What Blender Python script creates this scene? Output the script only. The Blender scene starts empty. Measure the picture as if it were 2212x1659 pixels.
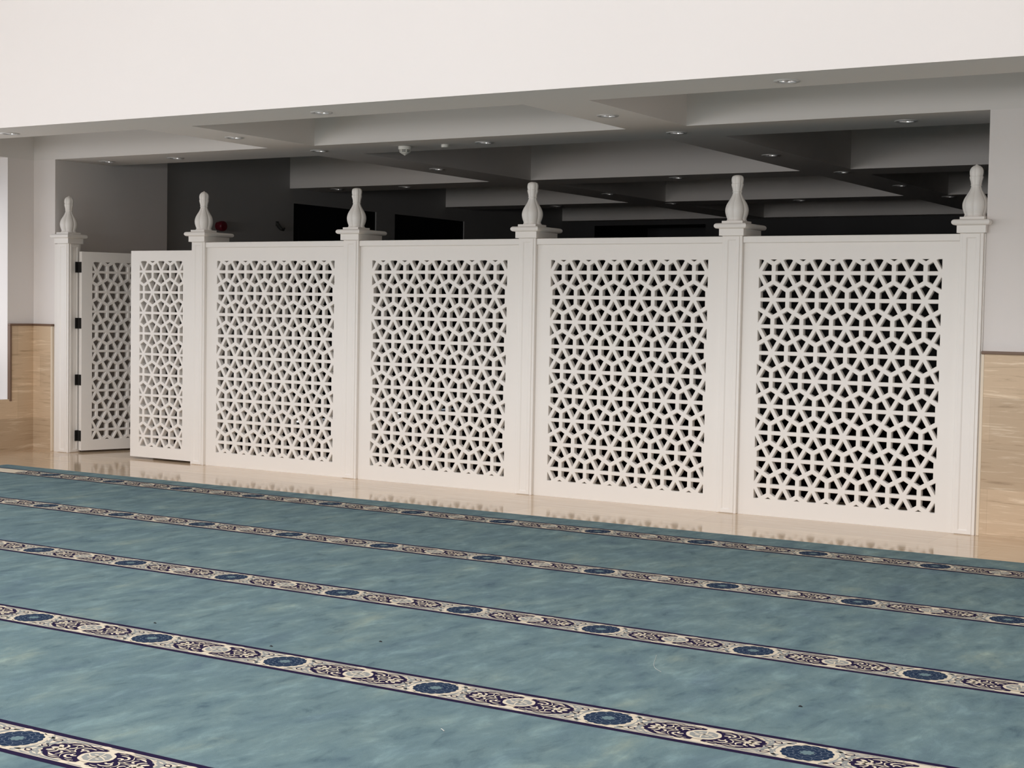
import bpy, bmesh, math, random
from mathutils import Vector, Matrix, noise
from mathutils.geometry import delaunay_2d_cdt
random.seed(7)
PI = math.pi
sc = bpy.context.scene
C = sc.collection

# ------------------------------------------------------------------ camera
CAM = (10.252, -11.157, 1.573)
YAW, PITCH, ROLL = 0.551093, -0.0482917, 0.01753
FPX = 3290.07
fw = Vector((-math.sin(YAW)*math.cos(PITCH), math.cos(YAW)*math.cos(PITCH), math.sin(PITCH)))
rt = Vector((math.cos(YAW), math.sin(YAW), 0)); up = rt.cross(fw)
rt2 = rt*math.cos(ROLL) + up*math.sin(ROLL); up2 = -rt*math.sin(ROLL) + up*math.cos(ROLL)
cd = bpy.data.cameras.new('camera'); cam = bpy.data.objects.new('camera', cd); C.objects.link(cam)
cd.sensor_width = 36; cd.lens = FPX/2212*36; cd.clip_end = 200
m = Matrix((rt2, up2, -fw)).transposed().to_4x4(); m.translation = CAM
cam.matrix_world = m
sc.camera = cam

# ------------------------------------------------------------------ light
XR = 12.1                       # right side wall of the hall
w = bpy.data.worlds.new('world'); sc.world = w; w.use_nodes = True
w.node_tree.nodes['Background'].inputs[0].default_value = (0.75, 0.85, 1.0, 1)
w.node_tree.nodes['Background'].inputs[1].default_value = 0.6

def area(name, loc, direction, sx, sy, power, col=(1, 1, 1)):
    l = bpy.data.lights.new(name, 'AREA'); l.shape = 'RECTANGLE'; l.size = sx; l.size_y = sy
    l.energy = power; l.color = col
    o = bpy.data.objects.new(name, l); C.objects.link(o); o.location = loc
    o.rotation_euler = Vector(direction).to_track_quat('-Z', 'Z').to_euler()
    return o
# daylight: left windows, plus fills added for the unseen roof, rear and right side
area('overhead_fill', (5.6, -12.5, 8.6), (0, 0, -1), 10, 10, 1010, (1, 0.975, 0.965))
for k in range(4):
    area('high_rear_fill', (-0.9+2.9*k, -23.9, 6.6), (0, 1, -0.25), 2.4, 2.8, 50, (1, 0.97, 0.955))
    area('low_rear_fill', (-0.9+2.9*k, -23.9, 1.5), (0, 1, 0), 2.0, 1.8, (235, 205, 140, 125)[k], (1, 0.97, 0.955))
area('left_window_light', (-2.98, -1.25, 1.8), (1, 0, 0), 1.7, 2.3, 12, (0.96, 0.97, 1.0))
for k in range(4):
    area('left_window_light', (-2.98, -5.0-3.75*k, 1.8), (1, 0, 0), 1.7, 2.3, 65, (0.97, 0.975, 1.0))
for k in range(4):
    area('right_fill', (XR+0.3, -2.6-3.75*k, 2.2), (-1, 0, 0), 2.0, 3.2, (16, 8, 8, 16)[k], (1, 0.97, 0.95))

sc.view_settings.view_transform = 'Standard'
sc.view_settings.look = 'None'
sc.view_settings.gamma = 1.0
sc.view_settings.use_curve_mapping = False
sc.view_settings.exposure = 0.16
sc.cycles.use_denoising = True
sc.cycles.max_bounces = 10
sc.cycles.diffuse_bounces = 8
sc.cycles.caustics_reflective = False
sc.cycles.caustics_refractive = False

# ------------------------------------------------------------------ materials
def mat(name, col, rough=0.5, metal=0.0, spec=0.5):
    M = bpy.data.materials.new(name); M.use_nodes = True
    b = M.node_tree.nodes['Principled BSDF']
    b.inputs['Base Color'].default_value = (*col, 1); b.inputs['Roughness'].default_value = rough
    b.inputs['Metallic'].default_value = metal; b.inputs['Specular IOR Level'].default_value = spec
    return M
def N(M, t, **kw):
    n = M.node_tree.nodes.new(t)
    for k, v in kw.items():
        if k in n.inputs: n.inputs[k].default_value = v
        else: setattr(n, k, v)
    return n
def L(M, a, ao, b, bi): M.node_tree.links.new(a.outputs[ao], b.inputs[bi])
def coords(M, scale=(1, 1, 1), rot=(0, 0, 0)):
    t = N(M, 'ShaderNodeTexCoord'); mp = N(M, 'ShaderNodeMapping')
    mp.inputs['Scale'].default_value = scale; mp.inputs['Rotation'].default_value = rot
    L(M, t, 'Object', mp, 'Vector'); return mp
def ramp(M, stops):
    r = N(M, 'ShaderNodeValToRGB'); e = r.color_ramp.elements
    while len(e) > 1: e.remove(e[-1])
    e[0].position = stops[0][0]; e[0].color = (*stops[0][1], 1)
    for p, c in stops[1:]:
        x = e.new(p); x.color = (*c, 1)
    return r
def bump(M, src, out, strength, dist):
    b = N(M, 'ShaderNodeBump'); b.inputs['Strength'].default_value = strength; b.inputs['Distance'].default_value = dist
    L(M, src, out, b, 'Height'); L(M, b, 'Normal', M.node_tree.nodes['Principled BSDF'], 'Normal')

def plaster(name, col):
    M = mat(name, col, 0.7, spec=0.25); mp = coords(M)
    n = N(M, 'ShaderNodeTexNoise', Scale=60.0, Detail=4.0); L(M, mp, 'Vector', n, 'Vector')
    bump(M, n, 'Fac', 0.05, 0.004)
    n2 = N(M, 'ShaderNodeTexNoise', Scale=0.8, Detail=3.0); L(M, mp, 'Vector', n2, 'Vector')
    r = ramp(M, [(0.3, tuple(c*0.985 for c in col)), (0.7, col)]); L(M, n2, 'Fac', r, 'Fac')
    L(M, r, 'Color', M.node_tree.nodes['Principled BSDF'], 'Base Color'); return M
WALL = plaster('wall_paint', (0.765, 0.730, 0.712))
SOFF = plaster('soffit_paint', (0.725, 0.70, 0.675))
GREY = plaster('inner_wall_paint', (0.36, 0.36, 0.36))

def paint(name, col):
    M = mat(name, col, 0.42, spec=0.4); mp = coords(M)
    n = N(M, 'ShaderNodeTexNoise', Scale=90.0, Detail=2.0); L(M, mp, 'Vector', n, 'Vector')
    bump(M, n, 'Fac', 0.03, 0.002); return M
WHITE = paint('white_screen_paint', (0.81, 0.785, 0.755))
BLACKM = mat('black_hinge_metal', (0.02, 0.019, 0.018), 0.45, 0.3)
CHROME = mat('polished_reflector', (0.96, 0.96, 0.95), 0.15, 1.0)
GAPSHADE = mat('dark_gap_shade', (0.05, 0.04, 0.04), 0.7)  # colour of the shade in the hinge gap
PIN = mat('steel_pin', (0.35, 0.34, 0.33), 0.35, 0.9)
TRIMW = mat('downlight_trim', (0.62, 0.61, 0.60), 0.35, 0.2)
LAMPG = mat('lamp_glass', (0.55, 0.56, 0.55), 0.08, 0.0, 0.8)
PLASTIC = mat('white_plastic', (0.74, 0.72, 0.66), 0.4)
DARK = mat('black_slot', (0.012, 0.012, 0.012), 0.6)
RED = mat('red_plastic', (0.13, 0.006, 0.016), 0.35)
BROWN = mat('brown_trim', (0.16, 0.095, 0.06), 0.45)
BEAD = mat('cream_edge_bead', (0.72, 0.62, 0.49), 0.4)
FRAME = mat('window_frame_paint', (0.75, 0.75, 0.75), 0.4)
DOOR = mat('dark_door_varnish', (0.008, 0.009, 0.012), 0.6, spec=0.2)
GAP = mat('daylight_outside', (1, 1, 1)); GAP.node_tree.nodes['Principled BSDF'].inputs['Emission Color'].default_value = (1, 0.97, 0.92, 1); GAP.node_tree.nodes['Principled BSDF'].inputs['Emission Strength'].default_value = 2.5
DIM = plaster('far_wall_dimmed', (0.06, 0.06, 0.062))  # dimness of the far end put into the wall colour
DARKROOM = plaster('recess_shade', (0.06, 0.06, 0.065))  # shade inside the far opening put into a dark colour
SIGN = mat('dark_fitting', (0.03, 0.032, 0.03), 0.5)

def stone(name, base, light, dark, vertical, tile, joint, rough, spec=0.5, joff=(0.0, 0.0)):
    """bedded travertine with fine horizontal veins, cut in tiles"""
    M = mat(name, base, rough, spec=spec)
    sc_ = (1.0, 1.0, 14.0) if vertical else (0.9, 11.0, 1.0)
    mp = coords(M, sc_)
    n = N(M, 'ShaderNodeTexNoise', Scale=2.2, Detail=8.0, Roughness=0.62, Distortion=0.5); L(M, mp, 'Vector', n, 'Vector')
    r = ramp(M, [(0.30, dark), (0.45, base), (0.56, base), (0.66, light)]); L(M, n, 'Fac', r, 'Fac')
    # tiles
    t = N(M, 'ShaderNodeTexCoord'); sp = N(M, 'ShaderNodeSeparateXYZ'); L(M, t, 'Object', sp, 'Vector')
    cb = N(M, 'ShaderNodeCombineXYZ')
    ad = N(M, 'ShaderNodeMath', operation='ADD')
    if vertical:
        L(M, sp, 'X', ad, 0); L(M, sp, 'Y', ad, 1)
    else:
        L(M, sp, 'X', ad, 0); ad.inputs[1].default_value = 0.0
    a2 = N(M, 'ShaderNodeMath', operation='ADD'); L(M, ad, 0, a2, 0); a2.inputs[1].default_value = joff[0]
    b2 = N(M, 'ShaderNodeMath', operation='ADD'); L(M, sp, 'Z' if vertical else 'Y', b2, 0); b2.inputs[1].default_value = joff[1]
    L(M, a2, 0, cb, 'X'); L(M, b2, 0, cb, 'Y')
    br = N(M, 'ShaderNodeTexBrick')
    br.inputs['Color1'].default_value = (1.06, 1.05, 1.03, 1); br.inputs['Color2'].default_value = ((0.80, 0.785, 0.76, 1) if vertical else (0.93, 0.92, 0.91, 1))
    br.inputs['Mortar'].default_value = (0.80, 0.78, 0.74, 1)
    br.inputs['Scale'].default_value = 1.0; br.inputs['Brick Width'].default_value = tile[0]; br.inputs['Row Height'].default_value = tile[1]
    br.inputs['Mortar Size'].default_value = joint; br.inputs['Mortar Smooth'].default_value = 0.2
    br.offset = 0.5; L(M, cb, 'Vector', br, 'Vector')
    mx = N(M, 'ShaderNodeMix', data_type='RGBA', blend_type='MULTIPLY'); mx.inputs[0].default_value = 1.0
    M.node_tree.links.new(r.outputs['Color'], mx.inputs[6]); M.node_tree.links.new(br.outputs['Color'], mx.inputs[7])
    M.node_tree.links.new(mx.outputs[2], M.node_tree.nodes['Principled BSDF'].inputs['Base Color'])
    return M
FLOOR = stone('polished_travertine', (0.66, 0.515, 0.365), (0.74, 0.60, 0.45), (0.56, 0.42, 0.285), False, (0.9, 0.6), 0.002, 0.10, 0.5)
DADO = stone('travertine_cladding', (0.59, 0.455, 0.320), (0.75, 0.62, 0.47), (0.39, 0.285, 0.185), True, (0.62, 0.33), 0.0015, 0.45, 0.35, (0.295+0.03, -0.015))

# carpet pile, dyed in soft blotches
CARPET = mat('carpet_pile', (0.16, 0.235, 0.25), 0.95, spec=0.1)
mp = coords(CARPET, (1.7, 0.8, 1), (0, 0, 0.2)); mp2 = coords(CARPET, (1.7, 0.8, 1), (0, 0, 0.25))
nA = N(CARPET, 'ShaderNodeTexNoise', Scale=2.1, Detail=7.0, Roughness=0.62, Distortion=0.3); L(CARPET, mp, 'Vector', nA, 'Vector')
nB = N(CARPET, 'ShaderNodeTexNoise', Scale=5.0, Detail=7.0, Roughness=0.66, Distortion=0.35); L(CARPET, mp2, 'Vector', nB, 'Vector')
rA = ramp(CARPET, [(0.30, (0.112, 0.172, 0.203)), (0.44, (0.134, 0.206, 0.225)), (0.55, (0.149, 0.223, 0.235)), (0.62, (0.166, 0.240, 0.244)), (0.72, (0.218, 0.284, 0.258))])
rB = ramp(CARPET, [(0.30, (0.60, 0.64, 0.72)), (0.43, (0.92, 0.94, 0.97)), (0.54, (1.05, 1.05, 1.06)), (0.70, (1.42, 1.40, 1.38))])
L(CARPET, nA, 'Fac', rA, 'Fac'); L(CARPET, nB, 'Fac', rB, 'Fac')
mx = N(CARPET, 'ShaderNodeMix', data_type='RGBA', blend_type='MULTIPLY'); mx.inputs[0].default_value = 1.0
CARPET.node_tree.links.new(rA.outputs['Color'], mx.inputs[6]); CARPET.node_tree.links.new(rB.outputs['Color'], mx.inputs[7])
CARPET.node_tree.links.new(mx.outputs[2], CARPET.node_tree.nodes['Principled BSDF'].inputs['Base Color'])
nC = N(CARPET, 'ShaderNodeTexNoise', Scale=420.0, Detail=2.0); mp3 = coords(CARPET); L(CARPET, mp3, 'Vector', nC, 'Vector')
bump(CARPET, nC, 'Fac', 0.5, 0.004)
MAROON = mat('maroon_pile', (0.018, 0.007, 0.009), 0.95, spec=0.05)
def pile(name, col): return mat(name, col, 0.95, spec=0.05)
BANDM = [pile('cream_pile', (0.66, 0.59, 0.47)), pile('navy_pile', (0.018, 0.012, 0.042)), pile('grey_pile', (0.28, 0.29, 0.28)),
         pile('blue_pile', (0.017, 0.033, 0.070)), pile('teal_pile', (0.14, 0.21, 0.23)), pile('slate_pile', (0.13, 0.165, 0.215))]

# ------------------------------------------------------------------ helpers
def add_box(bm, x0, x1, y0, y1, z0, z1, mi=0):
    v = [bm.verts.new(p) for p in ((x0,y0,z0),(x1,y0,z0),(x1,y1,z0),(x0,y1,z0),(x0,y0,z1),(x1,y0,z1),(x1,y1,z1),(x0,y1,z1))]
    for f in ((0,3,2,1),(4,5,6,7),(0,1,5,4),(1,2,6,5),(2,3,7,6),(3,0,4,7)):
        fc = bm.faces.new([v[i] for i in f]); fc.material_index = mi
def add_quad(bm, pts, mi=0):
    f = bm.faces.new([bm.verts.new(p) for p in pts]); f.material_index = mi; return f
def add_lathe(bm, prof, n=32, cx=0, cy=0, rot=0, shape=None, cap0=True, cap1=True):
    rings = []
    for r, z in prof:
        ring = []
        for i in range(n):
            th = rot + 2*PI*i/n; rr = r*(shape(th-rot) if shape else 1)
            ring.append(bm.verts.new((cx+rr*math.cos(th), cy+rr*math.sin(th), z)))
        rings.append(ring)
    for a, b in zip(rings, rings[1:]):
        for i in range(n):
            j = (i+1) % n; bm.faces.new((a[i], a[j], b[j], b[i]))
    if cap0: bm.faces.new(rings[0][::-1])
    if cap1: bm.faces.new(rings[-1])
def add_loft(bm, rect, prof):
    """rectangle (x0,x1,y0,y1) carried up through (offset, z) steps"""
    x0, x1, y0, y1 = rect; rings = []
    for o, z in prof:
        rings.append([bm.verts.new(p) for p in ((x0-o,y0-o,z),(x1+o,y0-o,z),(x1+o,y1+o,z),(x0-o,y1+o,z))])
    for a, b in zip(rings, rings[1:]):
        for i in range(4):
            j = (i+1) % 4; bm.faces.new((a[i], a[j], b[j], b[i]))
    bm.faces.new(rings[0][::-1]); bm.faces.new(rings[-1])
def add_tube(bm, pts, r, n=8):
    rings = []
    for i, p in enumerate(pts):
        p = Vector(p); t = (Vector(pts[min(i+1, len(pts)-1)]) - Vector(pts[max(i-1, 0)])).normalized()
        a = t.orthogonal().normalized() if abs(t.z) > 0.95 else t.cross(Vector((0,0,1))).normalized(); b = t.cross(a)
        rr = r[i] if isinstance(r, (list, tuple)) else r
        rings.append([bm.verts.new(p + a*rr*math.cos(2*PI*k/n) + b*rr*math.sin(2*PI*k/n)) for k in range(n)])
    for a, b in zip(rings, rings[1:]):
        for i in range(n):
            j = (i+1) % n; bm.faces.new((a[i], a[j], b[j], b[i]))
    bm.faces.new(rings[0][::-1]); bm.faces.new(rings[-1])
def obj(name, bm, m, parent=None, smooth=False, recalc=True, bevel=0, angle=35):
    if recalc: bmesh.ops.recalc_face_normals(bm, faces=bm.faces[:])
    me = bpy.data.meshes.new(name); bm.to_mesh(me); bm.free()
    for x in (m if isinstance(m, list) else [m]): me.materials.append(x)
    o = bpy.data.objects.new(name, me); C.objects.link(o)
    if parent is not None: o.parent = parent
    if smooth:
        me.shade_smooth(); me.set_sharp_from_angle(angle=math.radians(angle))
    if bevel:
        b = o.modifiers.new('bevel', 'BEVEL'); b.width = bevel; b.segments = 2; b.limit_method = 'ANGLE'; b.harden_normals = False
    return o
def tag(o, label, cat, group=None):
    o['label'] = label; o['category'] = cat
    if group: o['group'] = group
    return o
def thing(name, label, cat, loc=(0, 0, 0), rz=0, group=None):
    o = bpy.data.objects.new(name, None); C.objects.link(o); o.empty_display_size = 0.1
    o.location = loc; o.rotation_euler = (0, 0, rz); return tag(o, label, cat, group)
def struct(name, bm, m, **kw):
    o = obj(name, bm, m, **kw); o['kind'] = 'structure'; return o
def dup(root, loc, rz=0, label=None):
    r = root.copy(); C.objects.link(r); r.location = loc; r.rotation_euler = (0, 0, rz)
    if label: r['label'] = label
    for ch in list(root.children):
        c = ch.copy(); C.objects.link(c); c.parent = r
        for g in ch.children:
            d = g.copy(); C.objects.link(d); d.parent = c
    return r
def bm_(): return bmesh.new()

# ------------------------------------------------------------------ room shell
P = 1.8807                      # spacing of the screen posts
XL = -2.6                       # left side wall of the hall
YB = -24.0                      # wall behind the viewer
ZS = 3.07                       # underside of the beams
XJL, XJR = -2.275, 7.3815        # jambs of the wide opening
XB = -2.38                      # side wall of the space behind the screen
YE = 11.2                       # its far wall
bm = bm_(); add_box(bm, -7.5, XR+0.3, YB-0.3, YE+0.3, -0.2, 0.0); struct('floor', bm, FLOOR)

def cdt(outer, holes):
    vs, faces = [], []
    for poly in [outer] + holes:
        faces.append(list(range(len(vs), len(vs)+len(poly)))); vs += [Vector(p) for p in poly]
    ov, oe, of, _, _, oid = delaunay_2d_cdt(vs, [], faces, 1, 1e-6)
    return [tuple(v) for v in ov], [f for f, ids in zip(of, oid) if list(ids) == [0]]

LIGHTS = [  # x, y, label
 (-0.75,-1.88,'recessed downlight in the frontmost ceiling beam at the far left edge of the picture'),
 (2.785,-1.88,'recessed downlight in the frontmost ceiling beam, left of its middle'),
 (6.575,-1.88,'recessed downlight in the frontmost ceiling beam, its rightmost, high above the right-hand panel'),
 (0.945,-0.82,'recessed downlight in the short left cross beam joining the frontmost two beams'),
 (4.715,-0.82,'recessed downlight in the short right cross beam joining the frontmost two beams'),
 (-1.91,0.38,'recessed downlight under the header beam above the left end post'),
 (-0.93,0.38,'recessed downlight under the header beam above the latticed doors'),
 (0.945,0.38,'recessed downlight under the header beam where the left cross beam meets it'),
 (2.827,0.38,'recessed downlight under the header beam just right of the small white sensor'),
 (4.72,0.38,'recessed downlight under the header beam where the right cross beam meets it'),
 (6.65,0.38,'recessed downlight under the header beam above the right-hand panel'),
 (0.95,2.37,'recessed downlight in the left cross beam behind the header beam'),
 (4.76,2.34,'recessed downlight in the right cross beam just behind the header beam'),
 (-1.84,4.2,'recessed downlight in the second beam behind the screen, leftmost, left of the second finial'),
 (-0.78,4.2,'recessed downlight in the second beam behind the screen, right of the second finial'),
 (2.905,4.2,'recessed downlight in the second beam behind the screen, middle of the right half'),
 (4.80,4.2,'recessed downlight where the right cross beam meets the second beam behind the screen'),
 (1.09,6.0,'recessed downlight in the dim left cross beam far behind the middle finial'),
 (4.85,6.0,'recessed downlight in the dim right cross beam, second from the rightmost finial'),
 (1.14,7.75,'recessed downlight in the dim rearmost beam where the left cross beam meets it'),
 (-0.68,7.75,'recessed downlight in the dim rearmost beam just right of the middle finial'),
 (2.98,7.75,'recessed downlight in the dim rearmost beam right of the fifth post finial'),
 (4.915,7.75,'recessed downlight in the dim rearmost beam nearest the rightmost finial')]
HR = 0.062
CX = [0.63, 1.19, 4.446, 4.987, 8.255, 8.81]
CY = [(-1.62, 0.0), (0.76, 3.92), (4.55, 7.45), (8.1, 10.9)]
cof = []
for k, (y0, y1) in enumerate(CY):
    xs = [(XL+0.0005 if k == 0 else XB-0.01, CX[0]), (CX[1], CX[2]), (CX[3], CX[4]), (CX[5], XR-0.001)]
    for x0, x1 in xs: cof.append((x0, x1, y0, y1))
bm = bm_()
outer = [(XL, -2.2), (XR, -2.2), (XR, YE), (XL, YE)]
rects = [[(x0,y0),(x1,y0),(x1,y1),(x0,y1)] for x0, x1, y0, y1 in cof]
holes = [[(x+HR*math.cos(2*PI*i/24), y+HR*math.sin(2*PI*i/24)) for i in range(24)] for x, y, _ in LIGHTS]
vs, fs = cdt(outer, rects + holes)
bv = [bm.verts.new((x, y, ZS)) for x, y in vs]
for f in fs: bm.faces.new([bv[i] for i in f][::-1])
ZC = ZS + 0.62
for x0, x1, y0, y1 in cof:
    add_quad(bm, [(x0,y0,ZS),(x0,y0,ZC),(x1,y0,ZC),(x1,y0,ZS)]); add_quad(bm, [(x1,y1,ZS),(x1,y1,ZC),(x0,y1,ZC),(x0,y1,ZS)])
    add_quad(bm, [(x0,y1,ZS),(x0,y1,ZC),(x0,y0,ZC),(x0,y0,ZS)]); add_quad(bm, [(x1,y0,ZS),(x1,y0,ZC),(x1,y1,ZC),(x1,y1,ZS)])
    add_quad(bm, [(x0,y0,ZC),(x0,y1,ZC),(x1,y1,ZC),(x1,y0,ZC)])
add_box(bm, XL, XR, -2.05, YE, ZC+0.02, ZC+0.2)
struct('ceiling', bm, SOFF, recalc=False)
# tall wall above the opening
bm = bm_(); add_quad(bm, [(XL,-2.2,ZS),(XR,-2.2,ZS),(XR,-2.2,9),(XL,-2.2,9)]); add_quad(bm, [(XL,-2.05,9),(XR,-2.05,9),(XR,-2.05,ZC+0.02),(XL,-2.05,ZC+0.02)])
struct('wall_upper', bm, WALL, recalc=False)

# left side wall of the hall with deep window openings
def wall_with_windows(name, xin, xout, y0, y1, z0, z1, wins, m):
    bm = bm_(); outer = [(y0, z0), (y1, z0), (y1, z1), (y0, z1)]
    hs = [[(a, c), (b, c), (b, d), (a, d)] for a, b, c, d in wins]
    vs, fs = cdt(outer, hs)
    for x in (xin, xout):
        bv = [bm.verts.new((x, y, z)) for y, z in vs]
        for f in fs: bm.faces.new([bv[i] for i in f])
    for a, b, c, d in wins:
        for p, q in (((a,c),(b,c)), ((b,c),(b,d)), ((b,d),(a,d)), ((a,d),(a,c))):
            add_quad(bm, [(xin,*p),(xin,*q),(xout,*q),(xout,*p)])
    return struct(name, bm, m, recalc=True)
WL = [(-2.15, -0.345, 0.55, 3.07)] + [(-5.9-3.75*k, -4.1-3.75*k, 0.55, 3.07) for k in range(4)]
wall_with_windows('wall_left', XL, XL-0.45, YB, 0.0, 0.0, 9.0, WL, WALL)
WRW = [(-3.7-3.75*k, -1.5-3.75*k, 0.55, 3.9) for k in range(4)]
wall_with_windows('wall_right', XR, XR+0.45, YB, YE, 0.0, 9.0, WRW, DADO)  # unseen wall faced in stone to cut its bounce light
# unseen wall behind the viewer and roof, with openings added for the fills
bm = bm_(); outer = [(XL, 0), (XR, 0), (XR, 9), (XL, 9)]
hs = [[(-2.1+2.9*k, 5.2), (0.3+2.9*k, 5.2), (0.3+2.9*k, 8.0), (-2.1+2.9*k, 8.0)] for k in range(4)]
hs += [[(-1.9+2.9*k, 0.6), (0.1+2.9*k, 0.6), (0.1+2.9*k, 2.4), (-1.9+2.9*k, 2.4)] for k in range(4)]
vs, fs = cdt(outer, hs); bv = [bm.verts.new((x, YB, z)) for x, z in vs]
for f in fs: bm.faces.new([bv[i] for i in f])
struct('wall_rear', bm, WALL)
bm = bm_(); vs, fs = cdt([(XL, YB), (XR, YB), (XR, -2.05), (XL, -2.05)], [[(0.5, -17.6), (10.7, -17.6), (10.7, -7.4), (0.5, -7.4)]])
bv = [bm.verts.new((x, y, 8.9)) for x, y in vs]
for f in fs: bm.faces.new([bv[i] for i in f])
struct('ceiling_hall', bm, WALL)
# window frames in the left wall
for k, (a, b, c, d) in enumerate(WL):
    bm = bm_(); x = XL-0.40; t = 0.05
    for s in ((a, a+t, c, d), (b-t, b, c, d), (a+t, b-t, c, c+t), (a+t, b-t, d-t, d), ((a+b)/2-0.025, (a+b)/2+0.025, c+t, d-t), (a+t, b-t, 2.2, 2.25)):
        add_box(bm, x-0.04, x, s[0], s[1], s[2], s[3])
    struct('window_%d' % (k+1), bm, FRAME)

# pier left of the screen, header wall ends and side walls behind the screen
bm = bm_(); add_box(bm, XL-0.05, XJL, 0.0, 0.758, 0, ZS)
add_box(bm, XL-0.05, XJL, 0.758, 1.64, 0, ZC)
struct('wall_pier', bm, WALL)
bm = bm_(); outer = [(1.64, 0), (YE, 0), (YE, ZC), (1.64, ZC)]
drs = [(4.0, 5.757, 0.001, 2.89), (6.19, 7.952, 0.001, 2.89)]
vs, fs = cdt(outer, [[(a, c), (b, c), (b, d), (a, d)] for a, b, c, d in drs])
for x in (XB, XB-0.25):
    bv = [bm.verts.new((x, y, z)) for y, z in vs]
    for f in fs: bm.faces.new([bv[i] for i in f])
for a, b, c, d in drs:
    for p, q in (((b,c),(b,d)), ((b,d),(a,d)), ((a,d),(a,c))): add_quad(bm, [(XB,*p),(XB,*q),(XB-0.25,*q),(XB-0.25,*p)])
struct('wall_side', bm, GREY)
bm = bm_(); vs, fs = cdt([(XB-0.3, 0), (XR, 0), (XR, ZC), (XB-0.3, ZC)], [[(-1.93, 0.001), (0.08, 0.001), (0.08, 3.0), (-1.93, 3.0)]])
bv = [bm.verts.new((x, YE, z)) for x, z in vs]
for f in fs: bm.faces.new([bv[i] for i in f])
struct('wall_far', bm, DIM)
bm = bm_(); add_box(bm, -2.2, 0.4, YE+0.005, YE+2.5, 0.0, 3.1)
bmesh.ops.delete(bm, geom=[f for f in bm.faces if abs(f.calc_center_median().y-YE-0.005) < 0.01], context='FACES')
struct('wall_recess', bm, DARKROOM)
bm = bm_(); add_box(bm, 9.0, 9.2, 0.77, YE, 0, ZS); struct('wall_blocker', bm, DIM)  # unseen wall added to cut the light behind the screen
# dark doors in the side openings, daylight showing in the gap under them
for k, (a, b, c, d) in enumerate(drs):
    bm = bm_(); add_box(bm, XB-0.24, XB-0.06, a, b, 0.0, 0.062)
    add_box(bm, XB-0.07, XB-0.02, a, (a+b)/2-0.003, 0.098, d); add_box(bm, XB-0.07, XB-0.02, (a+b)/2+0.003, b, 0.098, d)
    for u in (a+0.12, (a+b)/2+0.12): add_box(bm, XB-0.021, XB-0.010, u, u+0.62, 0.3, 1.2); add_box(bm, XB-0.021, XB-0.010, u, u+0.62, 1.4, 2.6)
    struct('door_%d' % (k+1), bm, DOOR)
    bm = bm_(); y0 = (4.25, 6.48)[k]; add_quad(bm, [(XB-0.20,y0,0.06),(XB-0.20,y0+(0.40, 0.30)[k],0.06),(XB-0.20,y0+(0.40, 0.30)[k],0.12),(XB-0.20,y0,0.12)])
    struct('window_%d' % (6+k), bm, GAP)  # glowing strip in the gap under the door, not a window pane
# wall right of the screen
bm = bm_(); add_box(bm, XJR, XR, 0.0, 0.76, 0, ZS); struct('wall_end', bm, WALL)

# stone dado, its bead and brown capping
bm = bm_(); add_box(bm, XJR+0.022, XR, -0.03, 0.0, 0, 1.318)
struct('trim_1', bm, DADO)
bm = bm_(); add_box(bm, XJR, XJR+0.022, -0.032, 0.0, 0, 1.318); struct('trim_2', bm, BEAD, bevel=0.004)
bm = bm_(); add_box(bm, XJR, XR, -0.042, 0.0, 1.318, 1.340); struct('trim_3', bm, BROWN, bevel=0.004)
bm = bm_(); add_box(bm, XL+0.03, XJL-0.03, -0.03, 0.0, 0, 1.322)
add_box(bm, XL, XL+0.03, -0.322, -0.0, 0, 1.322); add_box(bm, XL, XL+0.03, -2.17, -0.322, 0, 0.55)
add_box(bm, XL, XL+0.03, YB, -2.17, 0, 0.55)
struct('trim_4', bm, DADO)
bm = bm_(); add_box(bm, XJL-0.03, XJL-0.008, -0.032, 0.0, 0, 1.322); struct('trim_5', bm, BEAD, bevel=0.004)
bm = bm_(); add_box(bm, XL+0.03, XJL-0.004, -0.042, 0.0, 1.322, 1.344); add_box(bm, XL, XL+0.042, -0.345, -0.042, 1.322, 1.344)
add_box(bm, XL, XL+0.042, -0.345, -0.322, 0.53, 1.322)
struct('trim_6', bm, BROWN, bevel=0.004)

bm = bm_(); add_box(bm, XB+0.12, 8.98, 1.25, YE-0.02, 0.0, 0.012)  # maroon follows the tint in the holes; carpet added to cut floor bounce
tag(obj('back_carpet', bm, MAROON), 'dark maroon carpet on the floor of the dim space behind the lattice screen', 'carpet')

# ------------------------------------------------------------------ pierced lattice boards
TH = 0.05; A = 0.24; RH = A*math.sqrt(3)/2
def clip(poly, nx, ny, d):       # keep nx*x+ny*y <= d
    out = []
    for i, p in enumerate(poly):
        q = poly[(i+1) % len(poly)]; a = nx*p[0]+ny*p[1]-d; b = nx*q[0]+ny*q[1]-d
        if a <= 0: out.append(p)
        if (a < 0 < b) or (b < 0 < a):
            t = a/(a-b); out.append((p[0]+t*(q[0]-p[0]), p[1]+t*(q[1]-p[1])))
    return out
def poly_area(p): return 0.5*sum(p[i][0]*p[(i+1)%len(p)][1]-p[(i+1)%len(p)][0]*p[i][1] for i in range(len(p)))
def clean(p, eps=0.0015):
    out = []
    for q in p:
        if not out or math.hypot(q[0]-out[-1][0], q[1]-out[-1][1]) > eps: out.append(q)
    if len(out) > 1 and math.hypot(out[0][0]-out[-1][0], out[0][1]-out[-1][1]) <= eps: out.pop()
    return out
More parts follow.
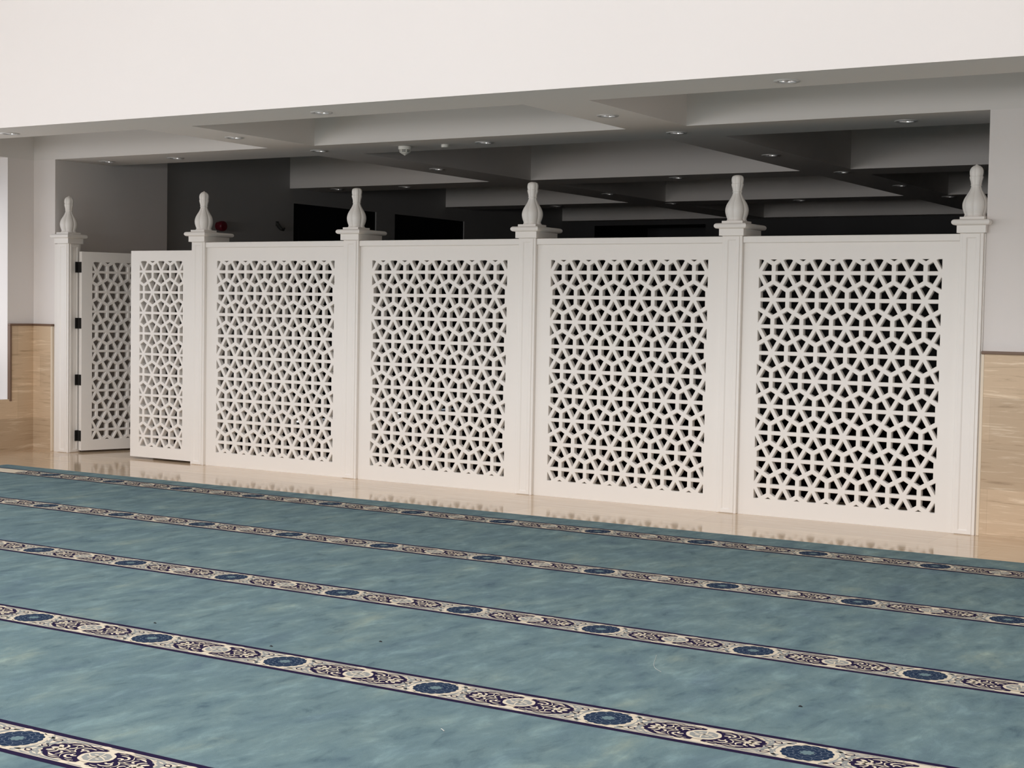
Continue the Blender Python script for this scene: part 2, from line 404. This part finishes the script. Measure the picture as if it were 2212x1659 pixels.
def grow(p, b):                  # move every side of a convex polygon outwards by b
    n = len(p); out = []
    for i in range(n):
        a, c, d = p[i-1], p[i], p[(i+1) % n]
        e1 = Vector((c[0]-a[0], c[1]-a[1])).normalized(); e2 = Vector((d[0]-c[0], d[1]-c[1])).normalized()
        n1 = Vector((e1.y, -e1.x)); n2 = Vector((e2.y, -e2.x)); k = 1+n1.dot(n2)
        mv = (n1+n2)*(b/max(k, 0.35)); out.append((c[0]+mv.x, c[1]+mv.y))
    return out
def lattice_holes(ox0, ox1, oz0, oz1, hx, rows=9, spoke=0.031, hexw=0.035):
    res = []
    for r in range(-1, rows+1):
        hz = oz1 - RH*(r+0.5); sh = (A/2 if r % 2 else 0)
        for c in range(-4, 12):
            x = hx + c*A + sh
            if x < ox0-A or x > ox1+A: continue
            for k in range(6):
                poly = [(ox0, oz0), (ox1, oz0), (ox1, oz1), (ox0, oz1)]
                t0, t1 = PI/3*k, PI/3*(k+1)
                for (nx, ny, d) in ((math.sin(t0), -math.cos(t0), -spoke/2), (-math.sin(t1), math.cos(t1), -spoke/2),
                                    (math.cos(t0), math.sin(t0), A/2-hexw/2), (math.cos(t1), math.sin(t1), A/2-hexw/2)):
                    poly = clip(poly, nx, ny, d + nx*x + ny*hz)
                    if len(poly) < 3: break
                if len(poly) < 3: continue
                poly = clean(poly)
                if len(poly) < 3 or abs(poly_area(poly)) < 2.5e-5: continue
                if poly_area(poly) < 0: poly.reverse()
                res.append(poly)
    return res
def lattice_board(x0, x1, z0, z1, op, hx, t, b=0.004, **kw):
    bm = bm_()
    Q = lattice_holes(*op, hx, **kw); F = [grow(p, b) for p in Q]
    outer = [(x0, z0), (x1, z0), (x1, z1), (x0, z1)]
    for polys, y, flip in ((F, 0.0, False), (F, t, True)):
        vs, fs = cdt(outer, polys); bv = [bm.verts.new((x, y, z)) for x, z in vs]
        for f in fs: bm.faces.new([bv[i] for i in (f[::-1] if flip else f)])
    for f, q in zip(F, Q):
        n = len(f)
        rings = [[bm.verts.new((x, yy, z)) for x, z in pl] for pl, yy in ((f, 0), (q, b), (q, t-b), (f, t))]
        for a, c in zip(rings, rings[1:]):
            for i in range(n):
                j = (i+1) % n; bm.faces.new((a[i], c[i], c[j], a[j]))
    for (p, q) in zip(outer, outer[1:]+outer[:1]):
        add_quad(bm, [(p[0],0,p[1]), (p[0],t,p[1]), (q[0],t,q[1]), (q[0],0,q[1])])
    bmesh.ops.remove_doubles(bm, verts=bm.verts[:], dist=1e-5)
    return bm

# panels
PW = P - 0.1712
def make_panel(label):
    t = thing('lattice_screen', label, 'screen', group='lattice screens between the posts')
    obj('lattice_board', lattice_board(0, PW, 0.0, 2.150, (0.1345, 0.1345+1.4425, 0.134, 2.0027), 0.1345, TH), WHITE, t)
    bm = bm_(); add_box(bm, 0, PW, -0.022, 0.082, 2.133, 2.185); obj('top_rail', bm, WHITE, t, bevel=0.005)
    return t
PL = ['white pierced lattice panel directly right of the double doors', 'white pierced lattice panel second from the doors, between third and fourth posts',
      'white pierced lattice panel left of the rightmost lattice panel', 'white pierced lattice panel at the right end beside the stone-clad wall']
p0 = make_panel(PL[0]); XC = [-0.2195 + P*k for k in range(-1, 5)]; XC[0] = -2.118; XC[5] = 7.2865
for k in range(4):
    o = p0 if k == 0 else dup(p0, (0, 0, 0), 0, PL[k])
    o.location = (XC[k+1]+0.0856, 0, 0)
    if k == 3: o.scale = (0.9898, 1, 1)

# posts
YF = -0.040                      # front of the shafts
def shaft_bm(depth, side=False):
    bm = bm_(); h = 0.085; zt = 2.189
    add_box(bm, -h, h, YF+0.006, YF+depth, 0, zt)
    def applied(u0, u1, z0, z1, place):
        # raised strip frame with a sunk, splayed middle
        fr = 0.026; sp = 0.010; d0, d1, d2 = 0.0, 0.006, 0.001
        o = [(u0,z0),(u1,z0),(u1,z1),(u0,z1)]; i1 = [(u0+fr,z0+fr),(u1-fr,z0+fr),(u1-fr,z1-fr),(u0+fr,z1-fr)]
        i2 = [(u0+fr+sp,z0+fr+sp),(u1-fr-sp,z0+fr+sp),(u1-fr-sp,z1-fr-sp),(u0+fr+sp,z1-fr-sp)]
        R = [[bm.verts.new(place(u, z, d)) for u, z in ring] for ring, d in ((o, -0.001), (o, d1), (i1, d1), (i2, d2))]
        for a, b in zip(R, R[1:]):
            for q in range(4): bm.faces.new((a[q], a[(q+1) % 4], b[(q+1) % 4], b[q]))
        bm.faces.new(R[-1])
    applied(-h+0.022, h-0.022, 0.004, zt-0.004, lambda u, z, d: (u, YF+0.006-d, z))
    if side: applied(YF+0.028, YF+depth-0.022, 0.004, zt-0.004, lambda u, z, d: (h+d, u, z))
    return bm
def cap_prof():
    pr = [(0.0, 2.188), (0.0185, 2.190), (0.0185, 2.243), (0.0285, 2.2445)]
    for i in range(1, 10):
        a = -PI/2 + PI*i/10; pr.append((0.030+0.021*math.cos(a), 2.2655+0.021*math.sin(a)))
    return pr + [(0.0285, 2.2865), (-0.02, 2.2865)]
FPROF = [(0.0,0),(0.086,0.0),(0.083,0.004),(0.078,0.012),(0.0765,0.019),(0.0790,0.026),(0.0850,0.041),(0.0905,0.058),(0.0935,0.075),(0.0940,0.088),
         (0.0920,0.105),(0.0860,0.125),(0.0760,0.145),(0.0640,0.163),(0.0530,0.180),(0.0440,0.197),(0.0380,0.212),(0.0355,0.222),(0.0360,0.2265),
         (0.0405,0.2285),(0.0405,0.2320),(0.0370,0.2340),(0.0385,0.247),(0.0415,0.262),(0.0460,0.275),(0.0485,0.287),(0.0488,0.2935),(0.0450,0.2960),
         (0.0450,0.2985),(0.0478,0.309),(0.0492,0.322),(0.0485,0.336),(0.0440,0.350),(0.0360,0.361),(0.0240,0.370),(0.0110,0.376),(0.0030,0.382)]
def lobes(th): return 0.885 + 0.115*abs(math.cos(3*th))**0.75
def make_post(label, depth, rot, side=False, clipwall=None, deep_c=0.045, tip=True):
    t = thing('screen_post', label, 'post', group='screen posts with finials')
    obj('shaft', shaft_bm(depth, side), WHITE, t, bevel=0.003)
    bm = bm_(); add_loft(bm, (-0.085, 0.085, YF, YF+depth), cap_prof())
    if clipwall is not None:      # cap cut around the corner of the wall
        cut = -0.004
        bmesh.ops.recalc_face_normals(bm, faces=bm.faces[:])
        b2 = bm.copy()
        def cutfill(b, co, no):
            r = bmesh.ops.bisect_plane(b, geom=b.verts[:]+b.edges[:]+b.faces[:], plane_co=co, plane_no=no, clear_outer=True)
            es = [e for e in r['geom_cut'] if isinstance(e, bmesh.types.BMEdge)]
            bmesh.ops.edgenet_fill(b, edges=es)
        cutfill(bm, (0, cut, 0), (0, 1, 0)); cutfill(b2, (0, cut, 0), (0, -1, 0)); cutfill(b2, (clipwall, 0, 0), (1, 0, 0))
        me = bpy.data.meshes.new('tmp'); b2.to_mesh(me); bm.from_mesh(me); b2.free(); bpy.data.meshes.remove(me)
    obj('cap', bm, WHITE, t, smooth=True, angle=30)
    f = bm_(); add_box(f, -0.0885, 0.0885, -0.046, 0.131, 2.2855, 2.306)
    pl = obj('plinth', f, WHITE, t, bevel=0.002)
    f = bm_(); add_lathe(f, [(r, 2.306+z) for r, z in (FPROF[1:] if tip else FPROF[1:-4]+[(0.0405, 0.3535), (0.030, 0.3595), (0.016, 0.363), (0.004, 0.3642)])], 96, 0, deep_c, rot, lobes, True, True)
    obj('finial', f, WHITE, t, smooth=True, angle=50)
    return t
def az(deg): return math.radians(deg) - PI/2 + PI/6       # direction of a groove measured from the viewer's side
POSTS = [('white screen post at the left end, carrying the hinges of the open door', 0.17, az(24), True, None),
         ('white screen post right of the double doors, red sounder seen beside its finial', 0.32, az(15), False, None),
         ('white screen post third from the left, between first and second lattice panels', 0.32, az(9), False, None),
         ('white screen post in the middle of the picture, fourth from the left', 0.32, az(6), False, None),
         ('white screen post fifth from the left, left of the rightmost lattice panel', 0.32, az(5), False, None),
         ('white screen post at the right end against the stone-clad wall', 0.32, az(5), False, 7.378-XC[5])]
for (lb, dp, ro, sd, cw), x in zip(POSTS, XC):
    t = make_post(lb, dp, ro, sd, cw, tip=(x < 0 or x > 7)); t.location = (x, 0, 0)
    if cw:
        bm = bm_(); add_box(bm, 0.0852, 0.0945, -0.012, 0.26, 0, 2.186); obj('scribe_strip', bm, WHITE, t)
    if x < -2:
        bm = bm_(); add_box(bm, -0.1560, -0.0852, -0.006, 0.10, 0, 2.186); obj('scribe_strip', bm, WHITE, t)

# door leaves: local x from the hinge edge, front face at y = 0
LW = 0.833
def leaf_bm(mirror):
    op = (0.122, 0.711, 0.134, 2.0027); bm = lattice_board(0, LW, 0.022, 2.108, op, 0.4165, 0.06, spoke=0.026, hexw=0.031)
    return bm
t = thing('lattice_door', 'white pierced lattice door leaf standing closed beside the second post', 'door', (-1.163, 0.0, 0))
obj('lattice_board', leaf_bm(False), WHITE, t)
ANG = math.radians(72.5)
t = thing('lattice_door', 'white pierced lattice door leaf swung open into the dim space on black hinges', 'door', (-1.946, 0.066, 0), ANG)
obj('lattice_board', leaf_bm(False), WHITE, t)
hx = -2.022
inv = Matrix.Translation(Vector((-1.946, 0.066, 0))) @ Matrix.Rotation(ANG, 4, 'Z'); inv = inv.inverted()
bm = bm_(); add_box(bm, XC[0]+0.0935, XC[0]+0.104, 0.104, 0.122, 0.02, 2.10); bm.transform(inv); obj('gap_shade_strip', bm, GAPSHADE, t)  # dark strip standing in for the shaded gap beside the leaf
for zc in (1.945, 1.359, 0.764, 0.176):
    bm = bm_()
    add_box(bm, -0.004, -0.0005, 0.004, 0.059, zc-0.056, zc+0.056)         # plate on the edge of the leaf
    h = obj('hinge', bm, BLACKM, t)
    b2 = bm_(); add_box(b2, XC[0]+0.092, XC[0]+0.096, 0.050, 0.094, zc-0.056, zc+0.056)
    b2.transform(inv); obj('hinge_plate', b2, BLACKM, h)
    b3 = bm_(); add_lathe(b3, [(0.006, zc-0.058), (0.006, zc+0.058)], 12, XC[0]+0.100, 0.098); b3.transform(inv); obj('hinge_pin', b3, PIN, h, smooth=True)

# ------------------------------------------------------------------ downlights and ceiling fittings
def ring_bm(ri, ro, z0, z1):
    bm = bm_(); n = 32
    prof = [(ri, z1), (ri, z0+0.001), (ri+0.003, z0), (ro-0.006, z0), (ro, z0+0.004), (ro, z1)]
    rings = [[bm.verts.new((r*math.cos(2*PI*i/n), r*math.sin(2*PI*i/n), z)) for i in range(n)] for r, z in prof]
    for a, b in zip(rings, rings[1:]):
        for i in range(n): bm.faces.new((a[i], a[(i+1)%n], b[(i+1)%n], b[i]))
    return bm
def make_downlight(label):
    t = thing('downlight', label, 'ceiling light', group='recessed downlights in the beams')
    obj('trim_ring', ring_bm(HR-0.004, HR+0.024, -0.007, 0.0), TRIMW, t, smooth=True)
    bm = bm_(); add_lathe(bm, [(HR-0.002, -0.004), (HR-0.0045, 0.026), (0.046, 0.075), (0.03, 0.09)], 32, cap0=False, cap1=True)
    obj('reflector', bm, CHROME, t, smooth=True, recalc=False)
    bm = bm_(); add_lathe(bm, [(0.010, 0.088), (0.022, 0.080), (0.026, 0.060), (0.020, 0.044), (0.006, 0.038)], 20)
    obj('lamp', bm, LAMPG, t, smooth=True)
    return t
d0 = make_downlight(LIGHTS[0][2]); d0.location = (LIGHTS[0][0], LIGHTS[0][1], ZS)
for x, y, lb in LIGHTS[1:]: dup(d0, (x, y, ZS), 0, lb)

t = thing('smoke_detector', 'white smoke detector with dark slots under the header beam', 'smoke detector', (1.97, 0.36, ZS))
bm = bm_(); add_lathe(bm, [(0.050, 0), (0.062, -0.004), (0.062, -0.026), (0.055, -0.036)], 32); obj('base', bm, PLASTIC, t, smooth=True)
bm = bm_(); add_lathe(bm, [(0.046, -0.034), (0.040, -0.062)], 32); obj('chamber', bm, DARK, t, smooth=True)
bm = bm_()
add_lathe(bm, [(0.053, -0.042), (0.053, -0.046), (0.047, -0.048)], 32); add_lathe(bm, [(0.049, -0.054), (0.048, -0.059), (0.030, -0.072), (0.012, -0.080), (0.008, -0.086)], 32)
for k in range(6):
    a = 2*PI*k/6+0.35; add_tube(bm, [(0.050*math.cos(a), 0.050*math.sin(a), -0.034), (0.046*math.cos(a), 0.046*math.sin(a), -0.060)], 0.004, 6)
obj('cage', bm, PLASTIC, t, smooth=True)
bm = bm_(); add_lathe(bm, [(0.036, 0), (0.036, -0.022), (0.033, -0.026)], 28, 0, 0); o = obj('ceiling_sensor', bm, PLASTIC, smooth=True)
o.location = (2.39, 0.40, ZS); tag(o, 'small plain white sensor under the header beam right of the smoke detector', 'sensor')

t = thing('fire_sounder', 'dark red fire alarm sounder on the grey side wall behind the second finial', 'alarm', (XB, 2.60, 2.52))
def xlathe(prof, n=28):
    bm = bm_(); add_lathe(bm, prof, n); bm.transform(Matrix.Rotation(PI/2, 4, 'Y')); return bm
obj('base', xlathe([(0.052, 0.0), (0.052, 0.03)]), RED, t, smooth=True)
obj('horn', xlathe([(0.046, 0.03), (0.058, 0.034), (0.061, 0.05), (0.061, 0.085), (0.054, 0.098), (0.030, 0.102)]), RED, t, smooth=True)
t = thing('wall_fitting', 'small dark curved fitting on the grey side wall left of the first dark opening', 'fitting', (XB, 3.72, 2.58))
bm = bm_(); add_tube(bm, [(0.004, -0.05, 0.04), (0.03, -0.045, 0.0), (0.05, -0.02, -0.035), (0.055, 0.02, -0.045), (0.05, 0.045, -0.02)], [0.022, 0.024, 0.022, 0.016, 0.01], 10); obj('arm', bm, SIGN, t, smooth=True)
bm = bm_(); add_box(bm, 0.0, 0.012, -0.07, -0.02, 0.0, 0.06); obj('plate', bm, SIGN, t, bevel=0.003)

# ------------------------------------------------------------------ carpet
CT = 0.010                        # pile height
ct = thing('prayer_carpet', 'wall-to-wall blue-green carpet woven with rows of patterned cream bands', 'carpet')
bm = bm_()
far = []
for i in range(0, 272):
    x = -1.5 + i*0.05
    y = -1.272 + (0.13)*min(max((x-0.3)/7.7, 0), 1) + 0.006*noise.noise(Vector((x*2.3, 0, 0))) + 0.004*noise.noise(Vector((x*9, 3, 0)))
    far.append((x, y))
lft = [(-1.5+0.006*noise.noise(Vector((0, y*3, 5))), y) for y in [-1.35-0.1*i for i in range(226)]]
ring = lft[::-1] + far + [(XR-0.002, far[-1][1]), (XR-0.002, YB+0.002)]
ring = [p for p in ring if p[0] < XR]
ring.append((XR-0.002, YB+0.01)); 
top = [bm.verts.new((x, y, CT)) for x, y in ring]; bot = [bm.verts.new((x, y, 0.0)) for x, y in ring]
for i in range(len(ring)):
    j = (i+1) % len(ring); bm.faces.new((top[i], bot[i], bot[j], top[j]))
f = bm.faces.new(top)
bmesh.ops.triangulate(bm, faces=[f])
obj('pile', bm, CARPET, ct)

# one repeat of the band, drawn with closed shapes in layers
def spline(pts, n=8):
    out = []
    for i in range(len(pts)-1):
        p0 = Vector(pts[max(i-1, 0)]); p1 = Vector(pts[i]); p2 = Vector(pts[i+1]); p3 = Vector(pts[min(i+2, len(pts)-1)])
        for k in range(n):
            t_ = k/n
            out.append(0.5*((2*p1)+(p2-p0)*t_+(2*p0-5*p1+4*p2-p3)*t_**2+(-p0+3*p1-3*p2+p3)*t_**3))
    out.append(Vector(pts[-1])); return out
SHAPES = []                        # (layer, material, polygon)
def fill(layer, mi, pts): SHAPES.append((layer, mi, [tuple(p) for p in pts]))
def stroke(layer, mi, pts, wd, n=7):
    s = spline(pts, n); N_ = len(s); left, right = [], []
    for i, p in enumerate(s):
        tg = (s[min(i+1, N_-1)]-s[max(i-1, 0)]); tg = tg.normalized() if tg.length > 0 else Vector((1, 0))
        nn = Vector((-tg.y, tg.x)); u = i/(N_-1)
        ww = wd if not isinstance(wd, (tuple, list)) else (wd[0] + (wd[1]-wd[0])*min(u*2, 1) if u < 0.5 else wd[1] + (wd[2]-wd[1])*(u*2-1))
        left.append(p+nn*ww/2); right.append(p-nn*ww/2)
    for i in range(N_-1): SHAPES.append((layer, mi, [tuple(left[i]), tuple(right[i]), tuple(right[i+1]), tuple(left[i+1])]))
def circ(cx, cy, r, n=40, f=lambda a: 1.0, sx=1.0, sy=1.0):
    return [(cx+sx*r*f(2*PI*i/n)*math.cos(2*PI*i/n), cy+sy*r*f(2*PI*i/n)*math.sin(2*PI*i/n)) for i in range(n)]
def sym(fn):
    for sx in (1, -1):
        for sy in (1, -1): fn(lambda p: (sx*p[0], sy*p[1]))
TP = 0.8044; HB = 0.139; HN = 0.110; H2 = TP/2
# grey line inside each edge and its scallops
for s in (1, -1):
    fill(1, 2, [(-H2, s*0.0985), (H2, s*0.0985), (H2, s*0.1045), (-H2, s*0.1045)][::s])
    for cxp in (-H2, 0, H2):
        for d in (-0.055, 0.055):
            if abs(cxp+d) < H2: fill(2, 0, circ(cxp+d, s*0.1005, 0.012, 14, sx=2.0, sy=0.9))
# medallion
fill(2, 0, circ(0, 0, 0.1050, 64, lambda a: 0.985+0.03*abs(math.cos(8*a))))
fill(3, 3, circ(0, 0, 0.0965, 160, lambda a: 0.93+0.07*abs(math.cos(8*a))**0.7))
def ringline(r, lob, amp, wd, mi=5, n=128, layer=4):
    a = [(r*(1+amp*abs(math.cos(lob*t/2)))*math.cos(t), r*(1+amp*abs(math.cos(lob*t/2)))*math.sin(t)) for t in [2*PI*i/n for i in range(n)]]
    for i in range(n):
        p, q = Vector(a[i]), Vector(a[(i+1) % n]); k = (p.length-wd)/p.length; k2 = (q.length-wd)/q.length
        SHAPES.append((layer, mi, [tuple(p), tuple(p*k), tuple(q*k2), tuple(q)][::-1]))
ringline(0.070, 12, 0.14, 0.0028); ringline(0.046, 8, 0.20, 0.0028); ringline(0.034, 8, -0.12, 0.0022)
for k in range(12):
    a = PI*k/6; stroke(4, 5, [(0.050*math.cos(a), 0.050*math.sin(a)), (0.066*math.cos(a+0.10), 0.066*math.sin(a+0.10)), (0.088*math.cos(a), 0.088*math.sin(a))], 0.0024, 4)
fill(5, 4, circ(0, 0, 0.026, 64, lambda a: 0.80+0.25*abs(math.cos(4*a))))
# grey scrolls around the medallion and small outlined leaves
def scroll(g):
    stroke(1, 2, [g(p) for p in ((0.030,0.122),(0.075,0.100),(0.105,0.070),(0.122,0.036),(0.140,0.014))], (0.006, 0.015, 0.010))
    stroke(1, 2, [g(p) for p in ((0.140,0.012),(0.152,0.040),(0.150,0.066),(0.172,0.088),(0.215,0.094))], (0.018, 0.012, 0.008))
    stroke(1, 2, [g(p) for p in ((0.100,0.050),(0.112,0.034),(0.116,0.014),(0.114,0.000))], (0.004, 0.009, 0.004))
    stroke(1, 2, [g(p) for p in ((0.176,0.020),(0.184,0.044),(0.200,0.062),(0.228,0.074))], (0.010, 0.008, 0.012))
    fill(1, 2, circ(*g((0.172, 0.066)), 0.011, 14, sx=1.5, sy=0.8)); fill(1, 2, circ(*g((0.092, 0.078)), 0.010, 14, sx=1.6, sy=0.8))
    stroke(1, 2, [g(p) for p in ((0.110,0.088),(0.135,0.094),(0.160,0.088))], (0.004, 0.008, 0.004))
    lf = [(0.118,0.060),(0.128,0.076),(0.146,0.079),(0.150,0.068),(0.138,0.058),(0.118,0.060)]
    stroke(3, 1, [g(p) for p in lf], 0.0055, 4); fill(2, 0, [g(p) for p in lf[:-1]])
sym(scroll)
for s in (1, -1):
    lf = [(s*0.128,0.0),(s*0.142,0.010),(s*0.160,0.0),(s*0.142,-0.010),(s*0.128,0.0)]
    stroke(3, 1, lf, 0.005, 4); fill(2, 0, lf[:-1]); fill(1, 2, circ(s*0.172, 0, 0.016, 16, sx=0.6, sy=1.4))
# cartouche, drawn around (H2, 0) in quarter turns
def cart(side):
    g = lambda p: (side*(H2 - p[0]), p[1])      # p[0] runs from the cartouche centre towards the medallion
    top = spline([(0.020,0.079),(0.070,0.086),(0.100,0.080),(0.128,0.089),(0.165,0.085),(0.192,0.071),(0.203,0.060),(0.222,0.052),(0.229,0.035),(0.240,0.027),(0.238,0.009),(0.231,0.0)], 5)
    edge = [tuple(p) for p in top]+[(p[0], -p[1]) for p in reversed(top[:-1])]
    fill(3, 1, [g(p) for p in edge])
    for v in (1, -1):
        h = lambda p: g((p[0], v*p[1]))
        def lf(pts, wd, mi=0, ly=4): stroke(ly, mi, [h(p) for p in pts], tuple(0.8*q for q in wd), 5)
        # cream lobes of the end leaf
        lf([(0.160,0.004),(0.180,0.008),(0.200,0.006),(0.221,0.002)], (0.010, 0.024, 0.006))
        lf([(0.186,0.006),(0.196,0.020),(0.208,0.030),(0.216,0.030)], (0.014, 0.022, 0.008))
        lf([(0.176,0.010),(0.172,0.026),(0.180,0.040),(0.194,0.046)], (0.006, 0.013, 0.004))
        # long outer leaf and the comma inside it
        lf([(0.128,0.060),(0.146,0.067),(0.166,0.062),(0.180,0.054)], (0.004, 0.015, 0.004))
        lf([(0.104,0.073),(0.122,0.077),(0.140,0.080),(0.158,0.077)], (0.003, 0.009, 0.003))
        lf([(0.150,0.052),(0.142,0.036),(0.148,0.022),(0.158,0.020)], (0.004, 0.012, 0.008))
        # scroll beside the oval
        lf([(0.062,0.056),(0.084,0.060),(0.102,0.052),(0.108,0.038),(0.100,0.028)], (0.006, 0.012, 0.010))
        lf([(0.070,0.028),(0.084,0.034),(0.094,0.026),(0.092,0.012)], (0.010, 0.013, 0.006))
        lf([(0.040,0.071),(0.060,0.074),(0.080,0.073)], (0.003, 0.006, 0.002))
        # pale stem through the middle
        lf([(0.104,0.000),(0.122,0.014),(0.130,0.034),(0.124,0.052),(0.112,0.066)], (0.007, 0.006, 0.003), 0, 5)
        lf([(0.118,0.008),(0.138,0.004),(0.160,0.006)], (0.004, 0.005, 0.004), 0, 5)
        # nicks in the outline
        for q in ((0.087,0.089),(0.196,0.081),(0.232,0.047),(0.047,0.088)): fill(4, 0, circ(*h(q), 0.0065, 10))
        # grey sweep outside
        stroke(2, 2, [h(p) for p in ((0.250,0.010),(0.244,0.042),(0.222,0.070),(0.186,0.090),(0.140,0.096),(0.080,0.095))], (0.012, 0.008, 0.004))
for sd in (1, -1): cart(sd)
def oval(cx):
    fill(5, 0, circ(cx, 0, 0.067, 48, lambda a: 0.97+0.03*abs(math.cos(4*a)), sx=1.02, sy=0.94))
    fill(6, 2, circ(cx, 0, 0.056, 48, lambda a: 0.93+0.07*abs(math.cos(5*a)), sx=1.0, sy=0.86))
    stroke(7, 0, [(cx-0.050, 0.012), (cx-0.020, -0.006), (cx+0.012, 0.006), (cx+0.050, -0.012)], (0.004, 0.009, 0.004))
    stroke(7, 0, [(cx-0.004, 0.046), (cx+0.004, 0.016), (cx-0.004, -0.014), (cx+0.006, -0.046)], (0.004, 0.008, 0.004))
    for k in range(4):
        a = PI/2*k+0.75; fill(7, 0, circ(cx+0.028*math.cos(a), 0.024*math.sin(a), 0.0075, 10, sx=1.3, sy=0.6))
def halfclip(poly):
    p = clip(poly, 1, 0, H2); p = clip(p, -1, 0, H2) if len(p) > 2 else p
    return p
oval(H2); oval(-H2)
LZ = 0.00035
def band(yc, xph, x0, x1):
    bm = bm_(); z = CT+0.0006
    add_quad(bm, [(x0,yc-HN,z),(x1,yc-HN,z),(x1,yc+HN,z),(x0,yc+HN,z)], 0)
    for s in (1, -1):
        for i in range(int((x1-x0)/0.1)):
            xa, xb = x0+0.1*i, x0+0.1*(i+1)
            oa = 0.003*noise.noise(Vector((xa*3, yc, s*7))); ob = 0.003*noise.noise(Vector((xb*3, yc, s*7)))
            q = [(xa, yc+s*HN, z+0.0004), (xb, yc+s*HN, z+0.0004), (xb, yc+s*HB+ob, z+0.0004), (xa, yc+s*HB+oa, z+0.0004)]
            add_quad(bm, q if s > 0 else q[::-1], 1)
    polys = []
    for ly, mi, pl in SHAPES:
        p = halfclip(pl)
        if len(p) > 2:
            if poly_area(p) < 0: p = p[::-1]
            polys.append((ly, mi, p))
    k0 = math.floor((x0-xph)/TP); k1 = math.ceil((x1-xph)/TP)
    for k in range(k0, k1+1):
        xc = xph+k*TP
        if xc-H2 < x0-0.001 or xc+H2 > x1+0.001: continue
        for ly, mi, p in polys:
            f = bm.faces.new([bm.verts.new((xc+a, yc+b, z+LZ*ly)) for a, b in p]); f.material_index = mi
    return obj('patterned_band', bm, BANDM, ct, recalc=False)
XPH = 5.9426
for yc in (-1.636, -3.1015, -4.577, -6.013, -7.4855, -8.95):
    band(yc, XPH, XPH-9.5*TP+0.2, XPH+7.5*TP)

# stray fibres lying on the pile
THREAD = mat('white_thread', (0.5, 0.52, 0.5), 0.8); FLUFF = mat('dark_fluff', (0.015, 0.015, 0.018), 0.9)
bm = bm_(); add_tube(bm, [(*p, CT+0.002) for p in spline([(7.225,-4.93),(7.262,-5.02),(7.295,-5.10),(7.335,-5.165),(7.385,-5.21)], 6)], 0.0008, 6)
tag(obj('thread', bm, THREAD, smooth=True), 'thin pale curved thread lying on the plain carpet right of centre', 'thread')
bm = bm_(); add_tube(bm, [(7.112,-6.509,CT+0.002),(7.124,-6.519,CT+0.004),(7.138,-6.527,CT+0.002)], 0.0018, 6)
tag(obj('thread', bm, THREAD, smooth=True), 'short white bit of thread on the carpet near the bottom edge', 'thread')
for (x, y), lb in (((4.905,-5.759), 'tiny dark speck of fluff on the carpet, leftmost of the four specks'),
                   ((5.696,-5.817), 'tiny dark speck of fluff on the carpet just above a patterned band, second from left'),
                   ((6.042,-5.443), 'tiny dark speck of fluff on the plain carpet near the picture centre'),
                   ((8.101,-5.411), 'tiny dark speck of fluff on the plain carpet, rightmost of the four specks')):
    bm = bm_(); add_tube(bm, [(x-0.008, y-0.002, CT+0.0015), (x-0.003, y+0.002, CT+0.003), (x+0.003, y-0.001, CT+0.003), (x+0.008, y+0.002, CT+0.0015)], [0.0012, 0.003, 0.0028, 0.001], 7)
    tag(obj('lint', bm, FLUFF, smooth=True), lb, 'lint', 'specks of fluff on the carpet')
